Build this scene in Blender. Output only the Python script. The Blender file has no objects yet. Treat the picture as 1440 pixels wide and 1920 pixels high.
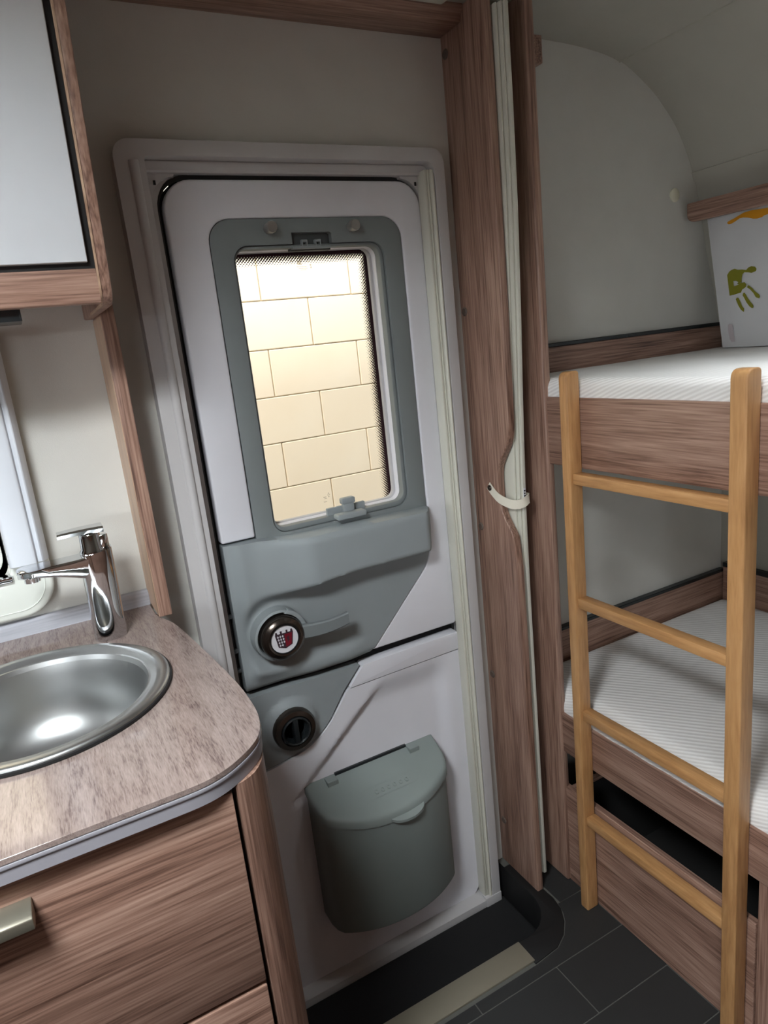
import bpy, bmesh, math, random
from mathutils import Vector, Matrix
random.seed(7)
scn = bpy.context.scene
COL = scn.collection

# ------------------------------------------------------------------ camera
CAM_POS = Vector((0.0, -1.28, 1.375))
RR = ((0.8756964274, -0.4711353895, -0.1057696166),
      (-0.2052428571, -0.1649048973, -0.9647184794),
      (0.4370710888, 0.8665089842, -0.2411038028))      # rows: right, down, forward
FPX = 1281.69
cam_d = bpy.data.cameras.new('camera')
cam_d.sensor_fit = 'VERTICAL'; cam_d.sensor_height = 36.0
cam_d.lens = 36.0 * FPX / 1920.0
cam_d.clip_start = 0.02
cam = bpy.data.objects.new('camera', cam_d); COL.objects.link(cam)
right, down, fwd = (Vector(r) for r in RR)
cam.matrix_world = Matrix.Translation(CAM_POS) @ Matrix((right, -down, -fwd)).transposed().to_4x4()
scn.camera = cam

# ------------------------------------------------------------------ world, lights, exposure
w = bpy.data.worlds.new('world'); scn.world = w; w.use_nodes = True
bg = w.node_tree.nodes['Background']
bg.inputs[0].default_value = (0.80, 0.88, 1.0, 1); bg.inputs[1].default_value = 0.5
scn.view_settings.view_transform = 'Standard'
scn.view_settings.look = 'None'
scn.view_settings.gamma = 1.0
scn.view_settings.use_curve_mapping = False
scn.view_settings.exposure = 0.15

def area(name, loc, aim, sx, sy, power, col, spread=180):
    d = bpy.data.lights.new(name, 'AREA'); d.shape = 'RECTANGLE'
    d.size = sx; d.size_y = sy; d.energy = power; d.color = col; d.spread = math.radians(spread)
    o = bpy.data.objects.new(name, d); COL.objects.link(o)
    o.location = loc
    o.rotation_euler = (Vector(aim) - Vector(loc)).to_track_quat('-Z', 'Y').to_euler()
    return o
# daylight through the roof light, plus a fill lamp added to brighten the mattress
area('roof_daylight', (-0.34, -1.10, 1.972), (-0.34, -1.10, 0.0), 0.36, 0.36, 34, (0.92, 0.965, 1.0))
area('mattress_fill', (1.18, -0.72, 1.966), (1.26, -0.60, 0.0), 0.26, 0.26, 2.2, (0.92, 0.97, 1.0), 84)
# open sky in front of the side window opposite the door, and daylight at the end window
area('sky_side', (-1.3, -5.2, 3.15), (-1.0, 0.0, 2.4), 6.5, 3.4, 950, (0.90, 0.96, 1.0))
area('front_daylight', (-2.56, -1.25, 1.20), (1.0, -0.75, 0.70), 1.25, 0.52, 6.5, (0.92, 0.97, 1.0), 110)
# open sky above the yard outside, lighting the block wall
area('sky_yard', (-0.3, -0.10, 3.9), (0.1, 1.5, 0.9), 3.0, 0.8, 152, (1.0, 0.97, 0.92))

# ------------------------------------------------------------------ pixel helper (photo pixel -> point on a plane)
AX = {'x': 0, 'y': 1, 'z': 2}
def at(px, py, axis, val):
    c = Vector(((px - 720) / FPX, (py - 960) / FPX, 1.0))
    d = right * c.x + down * c.y + fwd * c.z
    i = AX[axis]; t = (val - CAM_POS[i]) / d[i]
    return CAM_POS + d * t

# ------------------------------------------------------------------ materials
def newmat(name):
    m = bpy.data.materials.new(name); m.use_nodes = True
    return m, m.node_tree, m.node_tree.nodes['Principled BSDF']
def lin(r, g, b):
    f = lambda c: ((c / 255.0 + 0.055) / 1.055) ** 2.4 if c > 10 else c / 255.0 / 12.92
    return (f(r), f(g), f(b), 1.0)
def plain(name, col, rough=0.5, metal=0.0, grain=0.0, gscale=900.0, coat=0.0, spec=0.5):
    m, nt, b = newmat(name)
    b.inputs['Base Color'].default_value = col
    b.inputs['Roughness'].default_value = rough
    b.inputs['Metallic'].default_value = metal
    b.inputs['Coat Weight'].default_value = coat
    b.inputs['Specular IOR Level'].default_value = spec
    tc = nt.nodes.new('ShaderNodeTexCoord')
    n = nt.nodes.new('ShaderNodeTexNoise'); n.inputs['Scale'].default_value = 14; n.inputs['Detail'].default_value = 4
    nt.links.new(tc.outputs['Object'], n.inputs['Vector'])
    hs = nt.nodes.new('ShaderNodeHueSaturation'); hs.inputs['Color'].default_value = col
    mr = nt.nodes.new('ShaderNodeMapRange'); mr.inputs['To Min'].default_value = 0.95; mr.inputs['To Max'].default_value = 1.05
    nt.links.new(n.outputs['Fac'], mr.inputs['Value']); nt.links.new(mr.outputs[0], hs.inputs['Value'])
    nt.links.new(hs.outputs[0], b.inputs['Base Color'])
    if grain > 0:
        g = nt.nodes.new('ShaderNodeTexNoise'); g.inputs['Scale'].default_value = gscale; g.inputs['Detail'].default_value = 2
        nt.links.new(tc.outputs['Object'], g.inputs['Vector'])
        bp = nt.nodes.new('ShaderNodeBump'); bp.inputs['Strength'].default_value = grain; bp.inputs['Distance'].default_value = 0.0006
        nt.links.new(g.outputs['Fac'], bp.inputs['Height']); nt.links.new(bp.outputs[0], b.inputs['Normal'])
    return m
def wood(name, axis, dark, mid, light, rough=0.42, across=30.0, along=1.3, warp=1.0):
    m, nt, b = newmat(name)
    tc = nt.nodes.new('ShaderNodeTexCoord'); mp = nt.nodes.new('ShaderNodeMapping')
    s = [across] * 3; s[AX[axis]] = along
    mp.inputs['Scale'].default_value = s
    nt.links.new(tc.outputs['Object'], mp.inputs['Vector'])
    n1 = nt.nodes.new('ShaderNodeTexNoise'); n1.inputs['Scale'].default_value = 1.0
    n1.inputs['Detail'].default_value = 6; n1.inputs['Roughness'].default_value = 0.65; n1.inputs['Distortion'].default_value = warp
    nt.links.new(mp.outputs[0], n1.inputs['Vector'])
    mp2 = nt.nodes.new('ShaderNodeMapping'); s2 = [across * 11] * 3; s2[AX[axis]] = along * 7
    mp2.inputs['Scale'].default_value = s2
    nt.links.new(tc.outputs['Object'], mp2.inputs['Vector'])
    n2 = nt.nodes.new('ShaderNodeTexNoise'); n2.inputs['Scale'].default_value = 1.0; n2.inputs['Detail'].default_value = 3
    nt.links.new(mp2.outputs[0], n2.inputs['Vector'])
    mx = nt.nodes.new('ShaderNodeMath'); mx.operation = 'MULTIPLY_ADD'; mx.inputs[1].default_value = 0.50; 
    nt.links.new(n2.outputs['Fac'], mx.inputs[0])
    ms = nt.nodes.new('ShaderNodeMath'); ms.operation = 'MULTIPLY'; ms.inputs[1].default_value = 0.54
    nt.links.new(n1.outputs['Fac'], ms.inputs[0]); nt.links.new(ms.outputs[0], mx.inputs[2])
    cr = nt.nodes.new('ShaderNodeValToRGB'); el = cr.color_ramp.elements
    el[0].position = 0.36; el[0].color = dark; el[1].position = 0.68; el[1].color = light
    e = el.new(0.50); e.color = mid
    nt.links.new(mx.outputs[0], cr.inputs['Fac']); nt.links.new(cr.outputs['Color'], b.inputs['Base Color'])
    b.inputs['Roughness'].default_value = rough
    bp = nt.nodes.new('ShaderNodeBump'); bp.inputs['Strength'].default_value = 0.12; bp.inputs['Distance'].default_value = 0.0005
    nt.links.new(mx.outputs[0], bp.inputs['Height']); nt.links.new(bp.outputs[0], b.inputs['Normal'])
    return m
OAK = (lin(86, 61, 50), lin(142, 110, 95), lin(178, 147, 130))
M = {}
for a in 'xyz': M['oak_' + a] = wood('oak_grain_' + a, a, *OAK)
M['oak_edge'] = wood('oak_edge_light', 'z', lin(150, 120, 98), lin(178, 148, 124), lin(196, 168, 142))
BEE = (lin(166, 120, 76), lin(188, 141, 92), lin(204, 158, 108))
for a in 'yz': M['beech_' + a] = wood('beech_grain_' + a, a, *BEE, rough=0.38, across=16, along=2.5, warp=0.4)
M['wall'] = plain('wall_fabric', lin(206, 205, 199), 0.85, grain=0.35, gscale=700)
M['ceil'] = plain('ceiling_fabric', lin(172, 169, 158), 0.9, grain=0.35, gscale=700)
M['frame'] = plain('frame_grey_plastic', lin(192, 190, 190), 0.5, grain=0.08)
M['leaf'] = plain('door_light_plastic', lin(224, 224, 230), 0.55, grain=0.12)
M['grey'] = plain('mid_grey_plastic', lin(142, 149, 151), 0.6, grain=0.08)
M['grey_dark'] = plain('surround_grey_plastic', lin(120, 126, 127), 0.6, grain=0.08)
M['bin'] = plain('bin_grey_plastic', lin(128, 137, 135), 0.5, grain=0.10)
M['cream'] = plain('cream_plastic', lin(214, 213, 200), 0.32)
M['seal'] = plain('rubber_grey', lin(92, 96, 98), 0.7)
M['black'] = plain('black_rubber', lin(16, 16, 17), 0.65)
M['gloss_black'] = plain('black_plastic', lin(34, 38, 40), 0.25)
M['gunmetal'] = plain('dark_chrome', lin(92, 84, 78), 0.22, 0.9)
M['chrome'] = plain('chrome', lin(205, 207, 210), 0.05, 1.0)
M['steel'] = plain('brushed_steel', lin(176, 178, 178), 0.36, 1.0)
M['pin'] = plain('pin_metal', lin(176, 174, 170), 0.35, 0.8)
M['white'] = plain('white_gloss', lin(208, 212, 216), 0.2, coat=0.3)
M['print_white'] = plain('print_white', lin(228, 228, 232), 0.3)
M['print_red'] = plain('print_red', lin(122, 24, 40), 0.35)
M['print_dark'] = plain('print_dark', lin(60, 46, 54), 0.35)
M['print_black'] = plain('print_black', lin(28, 28, 30), 0.5)
M['band'] = plain('edge_band_grey', lin(148, 147, 154), 0.45)
M['splash'] = wood('splash_grey', 'x', lin(150, 152, 160), lin(172, 174, 182), lin(188, 190, 197), across=24)
M['laminate'] = wood('worktop_laminate', 'y', lin(98, 84, 80), lin(136, 121, 115), lin(154, 140, 134), rough=0.08, across=70, along=11, warp=0.8)
M['handle'] = plain('satin_handle', lin(146, 142, 128), 0.38, 0.7)
M['tile'] = plain('dark_floor_tile', lin(42, 43, 43), 0.55, grain=0.3, gscale=260)
M['grout'] = plain('floor_joint', lin(92, 92, 87), 0.7)
M['carpet'] = plain('carpet_black', lin(26, 26, 27), 1.0, grain=1.0, gscale=520)
M['strip'] = plain('threshold_metal', lin(134, 128, 113), 0.5, 0.2, grain=0.2, gscale=400)
M['strap'] = plain('strap_cream', lin(232, 226, 210), 0.5)
M['olive'] = plain('print_olive', lin(130, 128, 28), 0.85)
M['orange'] = plain('print_orange', lin(216, 148, 24), 0.85)
M['mauve'] = plain('print_mauve', lin(190, 180, 184), 0.85)
M['pillow'] = plain('pillow_cotton', lin(214, 214, 216), 0.9, grain=0.2, gscale=500)
M['winframe'] = plain('window_frame_plastic', lin(218, 222, 214), 0.42)
M['cassette'] = plain('blind_cassette_plastic', lin(214, 219, 226), 0.4)
M['shade_in'] = plain('interior_shade', lin(24, 23, 22), 0.9)  # near-black colour standing in for the shade inside the storage box
M['concrete'] = plain('ground_concrete', lin(150, 146, 138), 0.9, grain=0.5, gscale=80)

def sheet_mat():
    m, nt, b = newmat('ribbed_sheet')
    b.inputs['Roughness'].default_value = 0.9
    tc = nt.nodes.new('ShaderNodeTexCoord'); sp = nt.nodes.new('ShaderNodeVectorMath'); sp.operation = 'DOT_PRODUCT'
    sp.inputs[1].default_value = (0.777, 0.629, 1.6)
    nt.links.new(tc.outputs['Object'], sp.inputs[0])
    mu = nt.nodes.new('ShaderNodeMath'); mu.operation = 'MULTIPLY'; mu.inputs[1].default_value = 2 * math.pi / 0.0125
    nt.links.new(sp.outputs['Value'], mu.inputs[0])
    si = nt.nodes.new('ShaderNodeMath'); si.operation = 'SINE'; nt.links.new(mu.outputs[0], si.inputs[0])
    mr = nt.nodes.new('ShaderNodeMapRange'); mr.inputs['From Min'].default_value = -1; mr.inputs['From Max'].default_value = 1
    nt.links.new(si.outputs[0], mr.inputs['Value'])
    cr = nt.nodes.new('ShaderNodeValToRGB')
    cr.color_ramp.elements[0].color = lin(226, 224, 221); cr.color_ramp.elements[1].color = lin(246, 245, 243)
    nt.links.new(mr.outputs[0], cr.inputs['Fac']); nt.links.new(cr.outputs[0], b.inputs['Base Color'])
    n = nt.nodes.new('ShaderNodeTexNoise'); n.inputs['Scale'].default_value = 9; nt.links.new(tc.outputs['Object'], n.inputs['Vector'])
    ad = nt.nodes.new('ShaderNodeMath'); ad.operation = 'MULTIPLY_ADD'; ad.inputs[1].default_value = 4.0
    nt.links.new(n.outputs['Fac'], ad.inputs[0]); nt.links.new(mr.outputs[0], ad.inputs[2])
    bp = nt.nodes.new('ShaderNodeBump'); bp.inputs['Strength'].default_value = 0.35; bp.inputs['Distance'].default_value = 0.0015
    nt.links.new(ad.outputs[0], bp.inputs['Height']); nt.links.new(bp.outputs[0], b.inputs['Normal'])
    return m
M['sheet'] = sheet_mat()

def block_mat(i):
    m, nt, b = newmat('painted_block_%d' % i)
    b.inputs['Roughness'].default_value = 0.85
    tc = nt.nodes.new('ShaderNodeTexCoord'); n = nt.nodes.new('ShaderNodeTexNoise')
    n.inputs['Scale'].default_value = 3.0 + i; n.inputs['Detail'].default_value = 8
    nt.links.new(tc.outputs['Object'], n.inputs['Vector'])
    cr = nt.nodes.new('ShaderNodeValToRGB')
    cr.color_ramp.elements[0].color = lin(246, 232, 208); cr.color_ramp.elements[1].color = lin(250, 240, 220)
    cr.color_ramp.elements[0].position = 0.3
    nt.links.new(n.outputs['Fac'], cr.inputs['Fac'])
    v = nt.nodes.new('ShaderNodeTexNoise'); v.inputs['Scale'].default_value = 9; v.inputs['Detail'].default_value = 10; v.inputs['Roughness'].default_value = 0.8
    nt.links.new(tc.outputs['Object'], v.inputs['Vector'])
    c2 = nt.nodes.new('ShaderNodeValToRGB'); c2.color_ramp.elements[0].position = 0.24; c2.color_ramp.elements[1].position = 0.28
    nt.links.new(v.outputs['Fac'], c2.inputs['Fac'])
    mx = nt.nodes.new('ShaderNodeMixRGB'); mx.inputs[1].default_value = lin(170, 150, 120)
    nt.links.new(c2.outputs[0], mx.inputs[0]); nt.links.new(cr.outputs[0], mx.inputs[2])
    nt.links.new(mx.outputs[0], b.inputs['Base Color'])
    return m

def glass_mat(name, x0, x1, z0, z1):
    """clear acrylic pane with a printed border of fading dots"""
    m, nt, b = newmat(name)
    nt.nodes.remove(b); N = nt.nodes.new; L = nt.links.new
    out = nt.nodes['Material Output']
    tr = N('ShaderNodeBsdfTransparent'); tr.inputs[0].default_value = (0.97, 0.96, 0.94, 1)
    gl = N('ShaderNodeBsdfGlossy'); gl.inputs['Roughness'].default_value = 0.02
    fr = N('ShaderNodeFresnel'); fr.inputs[0].default_value = 1.12
    mix = N('ShaderNodeMixShader'); L(fr.outputs[0], mix.inputs[0]); L(tr.outputs[0], mix.inputs[1]); L(gl.outputs[0], mix.inputs[2])
    tc = N('ShaderNodeTexCoord'); sx = N('ShaderNodeSeparateXYZ'); L(tc.outputs['Object'], sx.inputs[0])
    def math_(op, a, bb):
        n = N('ShaderNodeMath'); n.operation = op
        for i, q in enumerate((a, bb)):
            if q is None: continue
            if isinstance(q, (int, float)): n.inputs[i].default_value = q
            else: L(q, n.inputs[i])
        return n.outputs[0]
    dx = math_('MINIMUM', math_('SUBTRACT', sx.outputs[0], x0), math_('SUBTRACT', x1, sx.outputs[0]))
    dz = math_('MINIMUM', math_('SUBTRACT', sx.outputs[2], z0), math_('SUBTRACT', z1, sx.outputs[2]))
    d = math_('MINIMUM', dx, dz)
    # dot radius shrinks with the distance from the edge
    rad = math_('SUBTRACT', 0.72, math_('MULTIPLY', d, 22.0))
    P = 0.0060
    u = math_('DIVIDE', math_('ADD', sx.outputs[0], sx.outputs[2]), P)
    v = math_('DIVIDE', math_('SUBTRACT', sx.outputs[0], sx.outputs[2]), P)
    fu = math_('SUBTRACT', math_('FRACT', u, None), 0.5); fv = math_('SUBTRACT', math_('FRACT', v, None), 0.5)
    r = math_('SQRT', math_('ADD', math_('MULTIPLY', fu, fu), math_('MULTIPLY', fv, fv)), None)
    dot = math_('LESS_THAN', r, rad)
    solid = math_('LESS_THAN', d, 0.004)
    mask = math_('MAXIMUM', dot, solid)
    pr = N('ShaderNodeBsdfDiffuse'); pr.inputs[0].default_value = lin(58, 40, 44)
    m2 = N('ShaderNodeMixShader'); L(mask, m2.inputs[0]); L(mix.outputs[0], m2.inputs[1]); L(pr.outputs[0], m2.inputs[2])
    L(m2.outputs[0], out.inputs[0])
    return m

# ------------------------------------------------------------------ mesh helpers
def link(name, bm, mat, parent=None, sm=True, ang=35):
    bmesh.ops.remove_doubles(bm, verts=bm.verts, dist=1e-6)
    bmesh.ops.recalc_face_normals(bm, faces=bm.faces)
    me = bpy.data.meshes.new(name); bm.to_mesh(me); bm.free()
    if sm:
        me.polygons.foreach_set('use_smooth', [True] * len(me.polygons))
        me.set_sharp_from_angle(angle=math.radians(ang))
    me.materials.append(M[mat] if isinstance(mat, str) else mat)
    o = bpy.data.objects.new(name, me); COL.objects.link(o)
    if parent is not None:
        o.parent = parent
        loc = parent.location.copy()
        pp = parent
        if parent.type != 'EMPTY': loc = Vector((0, 0, 0))
        o.matrix_parent_inverse = Matrix.Translation(-loc)
    return o
def tag(o, label, cat=None, group=None, kind=None):
    o['label'] = label
    if cat: o['category'] = cat
    if group: o['group'] = group
    if kind: o['kind'] = kind
    return o
def thing(name, loc, label, cat=None, group=None, kind=None):
    o = bpy.data.objects.new(name, None); COL.objects.link(o)
    o.empty_display_size = 0.05; o.location = loc
    return tag(o, label, cat, group, kind)
def bevel(bm, off, seg=2, ang=30, edges=None):
    if off <= 0: return
    bm.normal_update()
    es = edges if edges is not None else [e for e in bm.edges if len(e.link_faces) == 2 and e.calc_face_angle(0) > math.radians(ang)]
    if es: bmesh.ops.bevel(bm, geom=es, offset=off, segments=seg, profile=0.5, affect='EDGES', clamp_overlap=True)
def box(x0, x1, y0, y1, z0, z1, b=0.0, seg=2, bm=None):
    n = bmesh.new()
    vs = [n.verts.new((x, y, z)) for x in (x0, x1) for y in (y0, y1) for z in (z0, z1)]
    for f in ((0, 1, 3, 2), (4, 6, 7, 5), (0, 4, 5, 1), (2, 3, 7, 6), (0, 2, 6, 4), (1, 5, 7, 3)):
        n.faces.new([vs[i] for i in f])
    bmesh.ops.recalc_face_normals(n, faces=n.faces)
    bevel(n, b, seg)
    if bm is None: return n
    merge(bm, n); return bm
def merge(bm, n):
    me = bpy.data.meshes.new('tmp'); n.to_mesh(me); n.free(); bm.from_mesh(me); bpy.data.meshes.remove(me)
def P3(axis, a, b, d):
    """2-D outline coordinate (a,b) on the plane normal to axis at depth d; axis x:(y,z) y:(x,z) z:(x,y)"""
    return {'x': (d, a, b), 'y': (a, d, b), 'z': (a, b, d)}[axis]
def fill(outline, holes, axis, d):
    bm = bmesh.new(); es = []
    for loop in [outline] + list(holes):
        vs = [bm.verts.new(P3(axis, a, b, d)) for a, b in loop]
        es += [bm.edges.new((vs[i], vs[(i + 1) % len(vs)])) for i in range(len(vs))]
    bmesh.ops.triangle_fill(bm, use_beauty=True, use_dissolve=False, edges=es)
    return bm
def prism(outline, axis, d0, d1, b=0.0, seg=2, holes=()):
    if holes: bm = fill(outline, holes, axis, d0)
    else:
        bm = bmesh.new(); bm.faces.new([bm.verts.new(P3(axis, a, c, d0)) for a, c in outline])
    r = bmesh.ops.extrude_face_region(bm, geom=bm.faces[:])
    dv = Vector(P3(axis, 0, 0, d1 - d0))
    bmesh.ops.translate(bm, verts=[v for v in r['geom'] if isinstance(v, bmesh.types.BMVert)], vec=dv)
    bmesh.ops.recalc_face_normals(bm, faces=bm.faces)
    bevel(bm, b, seg)
    return bm
def rrect(x0, x1, z0, z1, r, n=6):
    rs = r if isinstance(r, (tuple, list)) else (r,) * 4        # bl, br, tr, tl
    out = []
    for (cx, cz, a0, rr) in ((x0 + rs[0], z0 + rs[0], 180, rs[0]), (x1 - rs[1], z0 + rs[1], 270, rs[1]),
                             (x1 - rs[2], z1 - rs[2], 0, rs[2]), (x0 + rs[3], z1 - rs[3], 90, rs[3])):
        for i in range(n + 1):
            a = math.radians(a0 + 90.0 * i / n); out.append((cx + rr * math.cos(a), cz + rr * math.sin(a)))
    return out
def rpoly(pts, n=5):
    """polygon with rounded corners: pts = (x, z, radius)"""
    out = []; k = len(pts)
    for i in range(k):
        p = Vector(pts[i][:2]); r = pts[i][2]
        if r <= 0: out.append((p.x, p.y)); continue
        a = (Vector(pts[i - 1][:2]) - p); b = (Vector(pts[(i + 1) % k][:2]) - p)
        ra = min(r, a.length * .49); rb = min(r, b.length * .49); rr = min(ra, rb)
        s = p + a.normalized() * rr; e = p + b.normalized() * rr
        for j in range(n + 1):
            t = j / n; q = s * (1 - t) ** 2 + p * 2 * t * (1 - t) + e * t * t
            out.append((q.x, q.y))
    return out
def lathe(prof, c, axis='z', n=40, bm=None, close=False):
    """prof: (radius, height) list about an axis through c"""
    t = bmesh.new(); rings = []
    for r, h in prof:
        ring = []
        for i in range(n):
            a = 2 * math.pi * i / n; u, v = r * math.cos(a), r * math.sin(a)
            p = {'z': (u, v, h), 'y': (u, h, v), 'x': (h, u, v)}[axis]
            ring.append(t.verts.new((c[0] + p[0], c[1] + p[1], c[2] + p[2])))
        rings.append(ring)
    for q in range(len(rings) - 1):
        for i in range(n):
            t.faces.new((rings[q][i], rings[q][(i + 1) % n], rings[q + 1][(i + 1) % n], rings[q + 1][i]))
    if prof[0][0] > 1e-5 and close: t.faces.new(rings[0])
    if prof[-1][0] > 1e-5 and close: t.faces.new(rings[-1])
    bmesh.ops.remove_doubles(t, verts=t.verts, dist=1e-6)
    bmesh.ops.recalc_face_normals(t, faces=t.faces)
    if bm is None: return t
    merge(bm, t); return bm
def loft(sections, cap=True):
    t = bmesh.new(); rs = [[t.verts.new(p) for p in s] for s in sections]; n = len(rs[0])
    for q in range(len(rs) - 1):
        for i in range(n): t.faces.new((rs[q][i], rs[q][(i + 1) % n], rs[q + 1][(i + 1) % n], rs[q + 1][i]))
    if cap: t.faces.new(rs[0]); t.faces.new(rs[-1])
    bmesh.ops.recalc_face_normals(t, faces=t.faces)
    return t
def sst(a, b, x):
    t = min(1.0, max(0.0, (x - a) / (b - a))); return t * t * (3 - 2 * t)
def relief(outline, holes, step, yfun, yback, eb=0.0):
    """moulded panel: outline in (x,z), front depth y = yfun(x,z), side walls back to yback"""
    bm = fill(outline, holes, 'y', 0.0)
    xs = [p[0] for p in outline]; zs = [p[1] for p in outline]
    def cut(co, no): bmesh.ops.bisect_plane(bm, geom=bm.verts[:] + bm.edges[:] + bm.faces[:], plane_co=co, plane_no=no)
    x = min(xs) + step
    while x < max(xs): cut((x, 0, 0), (1, 0, 0)); x += step
    z = min(zs) + step
    while z < max(zs): cut((0, 0, z), (0, 0, 1)); z += step
    for v in bm.verts: v.co.y = yfun(v.co.x, v.co.z)
    be = [e for e in bm.edges if e.is_boundary]
    r = bmesh.ops.extrude_edge_only(bm, edges=be)
    for v in r['geom']:
        if isinstance(v, bmesh.types.BMVert): v.co.y = yback
    return bm
def spline(pts, n=6):
    out = []; k = len(pts)
    for i in range(k - 1):
        p0, p1, p2, p3 = (Vector(pts[max(0, min(k - 1, j))]) for j in (i - 1, i, i + 1, i + 2))
        for j in range(n):
            t = j / n
            out.append(tuple(0.5 * ((2 * p1) + (p2 - p0) * t + (2 * p0 - 5 * p1 + 4 * p2 - p3) * t * t + (3 * p1 - p0 - 3 * p2 + p3) * t ** 3)))
    out.append(tuple(pts[-1])); return out

WY = 0.012                     # interior face of the door-side wall
XF, YO = -2.62, -2.26          # front end wall, opposite wall
CEIL = 1.976

# ================================================================== SETTING
# ---- door-side wall with the openings for door and kitchen window
wall = prism([(XF, -0.13), (1.81, -0.13), (1.81, 2.02), (XF, 2.02)], 'y', WY, WY + 0.034,
             holes=[[(0.245, -0.118), (0.838, -0.118), (0.838, 1.722), (0.245, 1.722)],
                    rrect(-0.86, -0.075, 1.055, 1.39, 0.04)])
tag(link('wall_left', wall, 'wall', sm=False), 'beige fabric-covered side wall around the entrance door', kind='structure')
# ---- opposite wall with a window, front end wall with a window
wall = prism([(XF, -0.13), (1.81, -0.13), (1.81, 2.02), (XF, 2.02)], 'y', YO - 0.03, YO,
             holes=[rrect(-1.95, -0.55, 0.94, 1.52, 0.05)])
tag(link('wall_right', wall, 'oak_x', sm=False), 'wood-clad side wall behind the viewer, opposite the door', kind='structure')
wall = prism([(YO, -0.13), (WY, -0.13), (WY, 2.02), (YO, 2.02)], 'x', XF - 0.03, XF,
             holes=[rrect(-1.9, -0.6, 0.92, 1.48, 0.05)])
tag(link('wall_front', wall, 'oak_y', sm=False), 'wood-clad end wall of the caravan far behind the kitchen', kind='structure')
# ---- ceiling and curved rear wall (profile in x,z swept along y)
def sweep(prof, off, y0, y1, t=0.02):
    """prof swept along y; shifted inward by off, thickness outward t"""
    ins, outs = [], []
    for i, p in enumerate(prof):
        a = Vector(prof[max(0, i - 1)]); b = Vector(prof[min(len(prof) - 1, i + 1)])
        d = (b - a).normalized(); n = Vector((-d.y, d.x))       # outward (up / right)
        if n.dot(Vector((1.0, 1.0))) < 0: n = -n
        q = Vector(p); ins.append(q - n * off); outs.append(q + n * t)
    sec = [(v.x, v.y) for v in ins] + [(v.x, v.y) for v in reversed(outs)]
    return prism(sec, 'y', y0, y1)
prof = spline([(XF, 1.976), (0.4, 1.977), (1.02, 1.978), (1.156, 1.973), (1.28, 1.966), (1.39, 1.946), (1.489, 1.894),
               (1.54, 1.853), (1.582, 1.81), (1.617, 1.757), (1.645, 1.698), (1.664, 1.645), (1.70, 1.50), (1.745, 1.34),
               (1.768, 1.1), (1.772, 0.55), (1.772, -0.05)], 5)
i1 = min(range(len(prof)), key=lambda i: abs(prof[i][0] - 1.392) + (0 if prof[i][1] > 1.9 else 9))
i2 = min(range(len(prof)), key=lambda i: abs(prof[i][1] - 1.715) + (0 if prof[i][0] > 1.5 else 9))
tag(link('ceiling', sweep(prof[:i1 + 1], 0.0025, YO, WY), 'ceil'), 'grey-beige padded ceiling', kind='structure')
tag(link('wall_rear', sweep(prof[i1:i2 + 1], 0.0, YO, WY), 'ceil'), 'curved grey-beige rear wall meeting the ceiling above the bunks', kind='structure')
tag(link('trim_1', sweep(prof[i2:i2 + 3], 0.004, YO, WY), 'ceil'), 'padded grey strip running along the rear wall above the shelf', kind='structure')
tag(link('wall_rear', sweep(prof[i2 + 2:], 0.0, YO, WY), 'ceil'), 'lower part of the rear wall behind pillow and mattresses', kind='structure')

bead = prof[i1]
tag(link('trim_4', prism([(bead[0] + 0.0022 * math.cos(q * math.pi / 4), bead[1] - 0.002 + 0.0022 * math.sin(q * math.pi / 4)) for q in range(8)], 'y', YO, WY), plain('seam_bead', lin(168, 165, 152), 0.7)), 'thin seam bead running across the curved ceiling', kind='structure')
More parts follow.
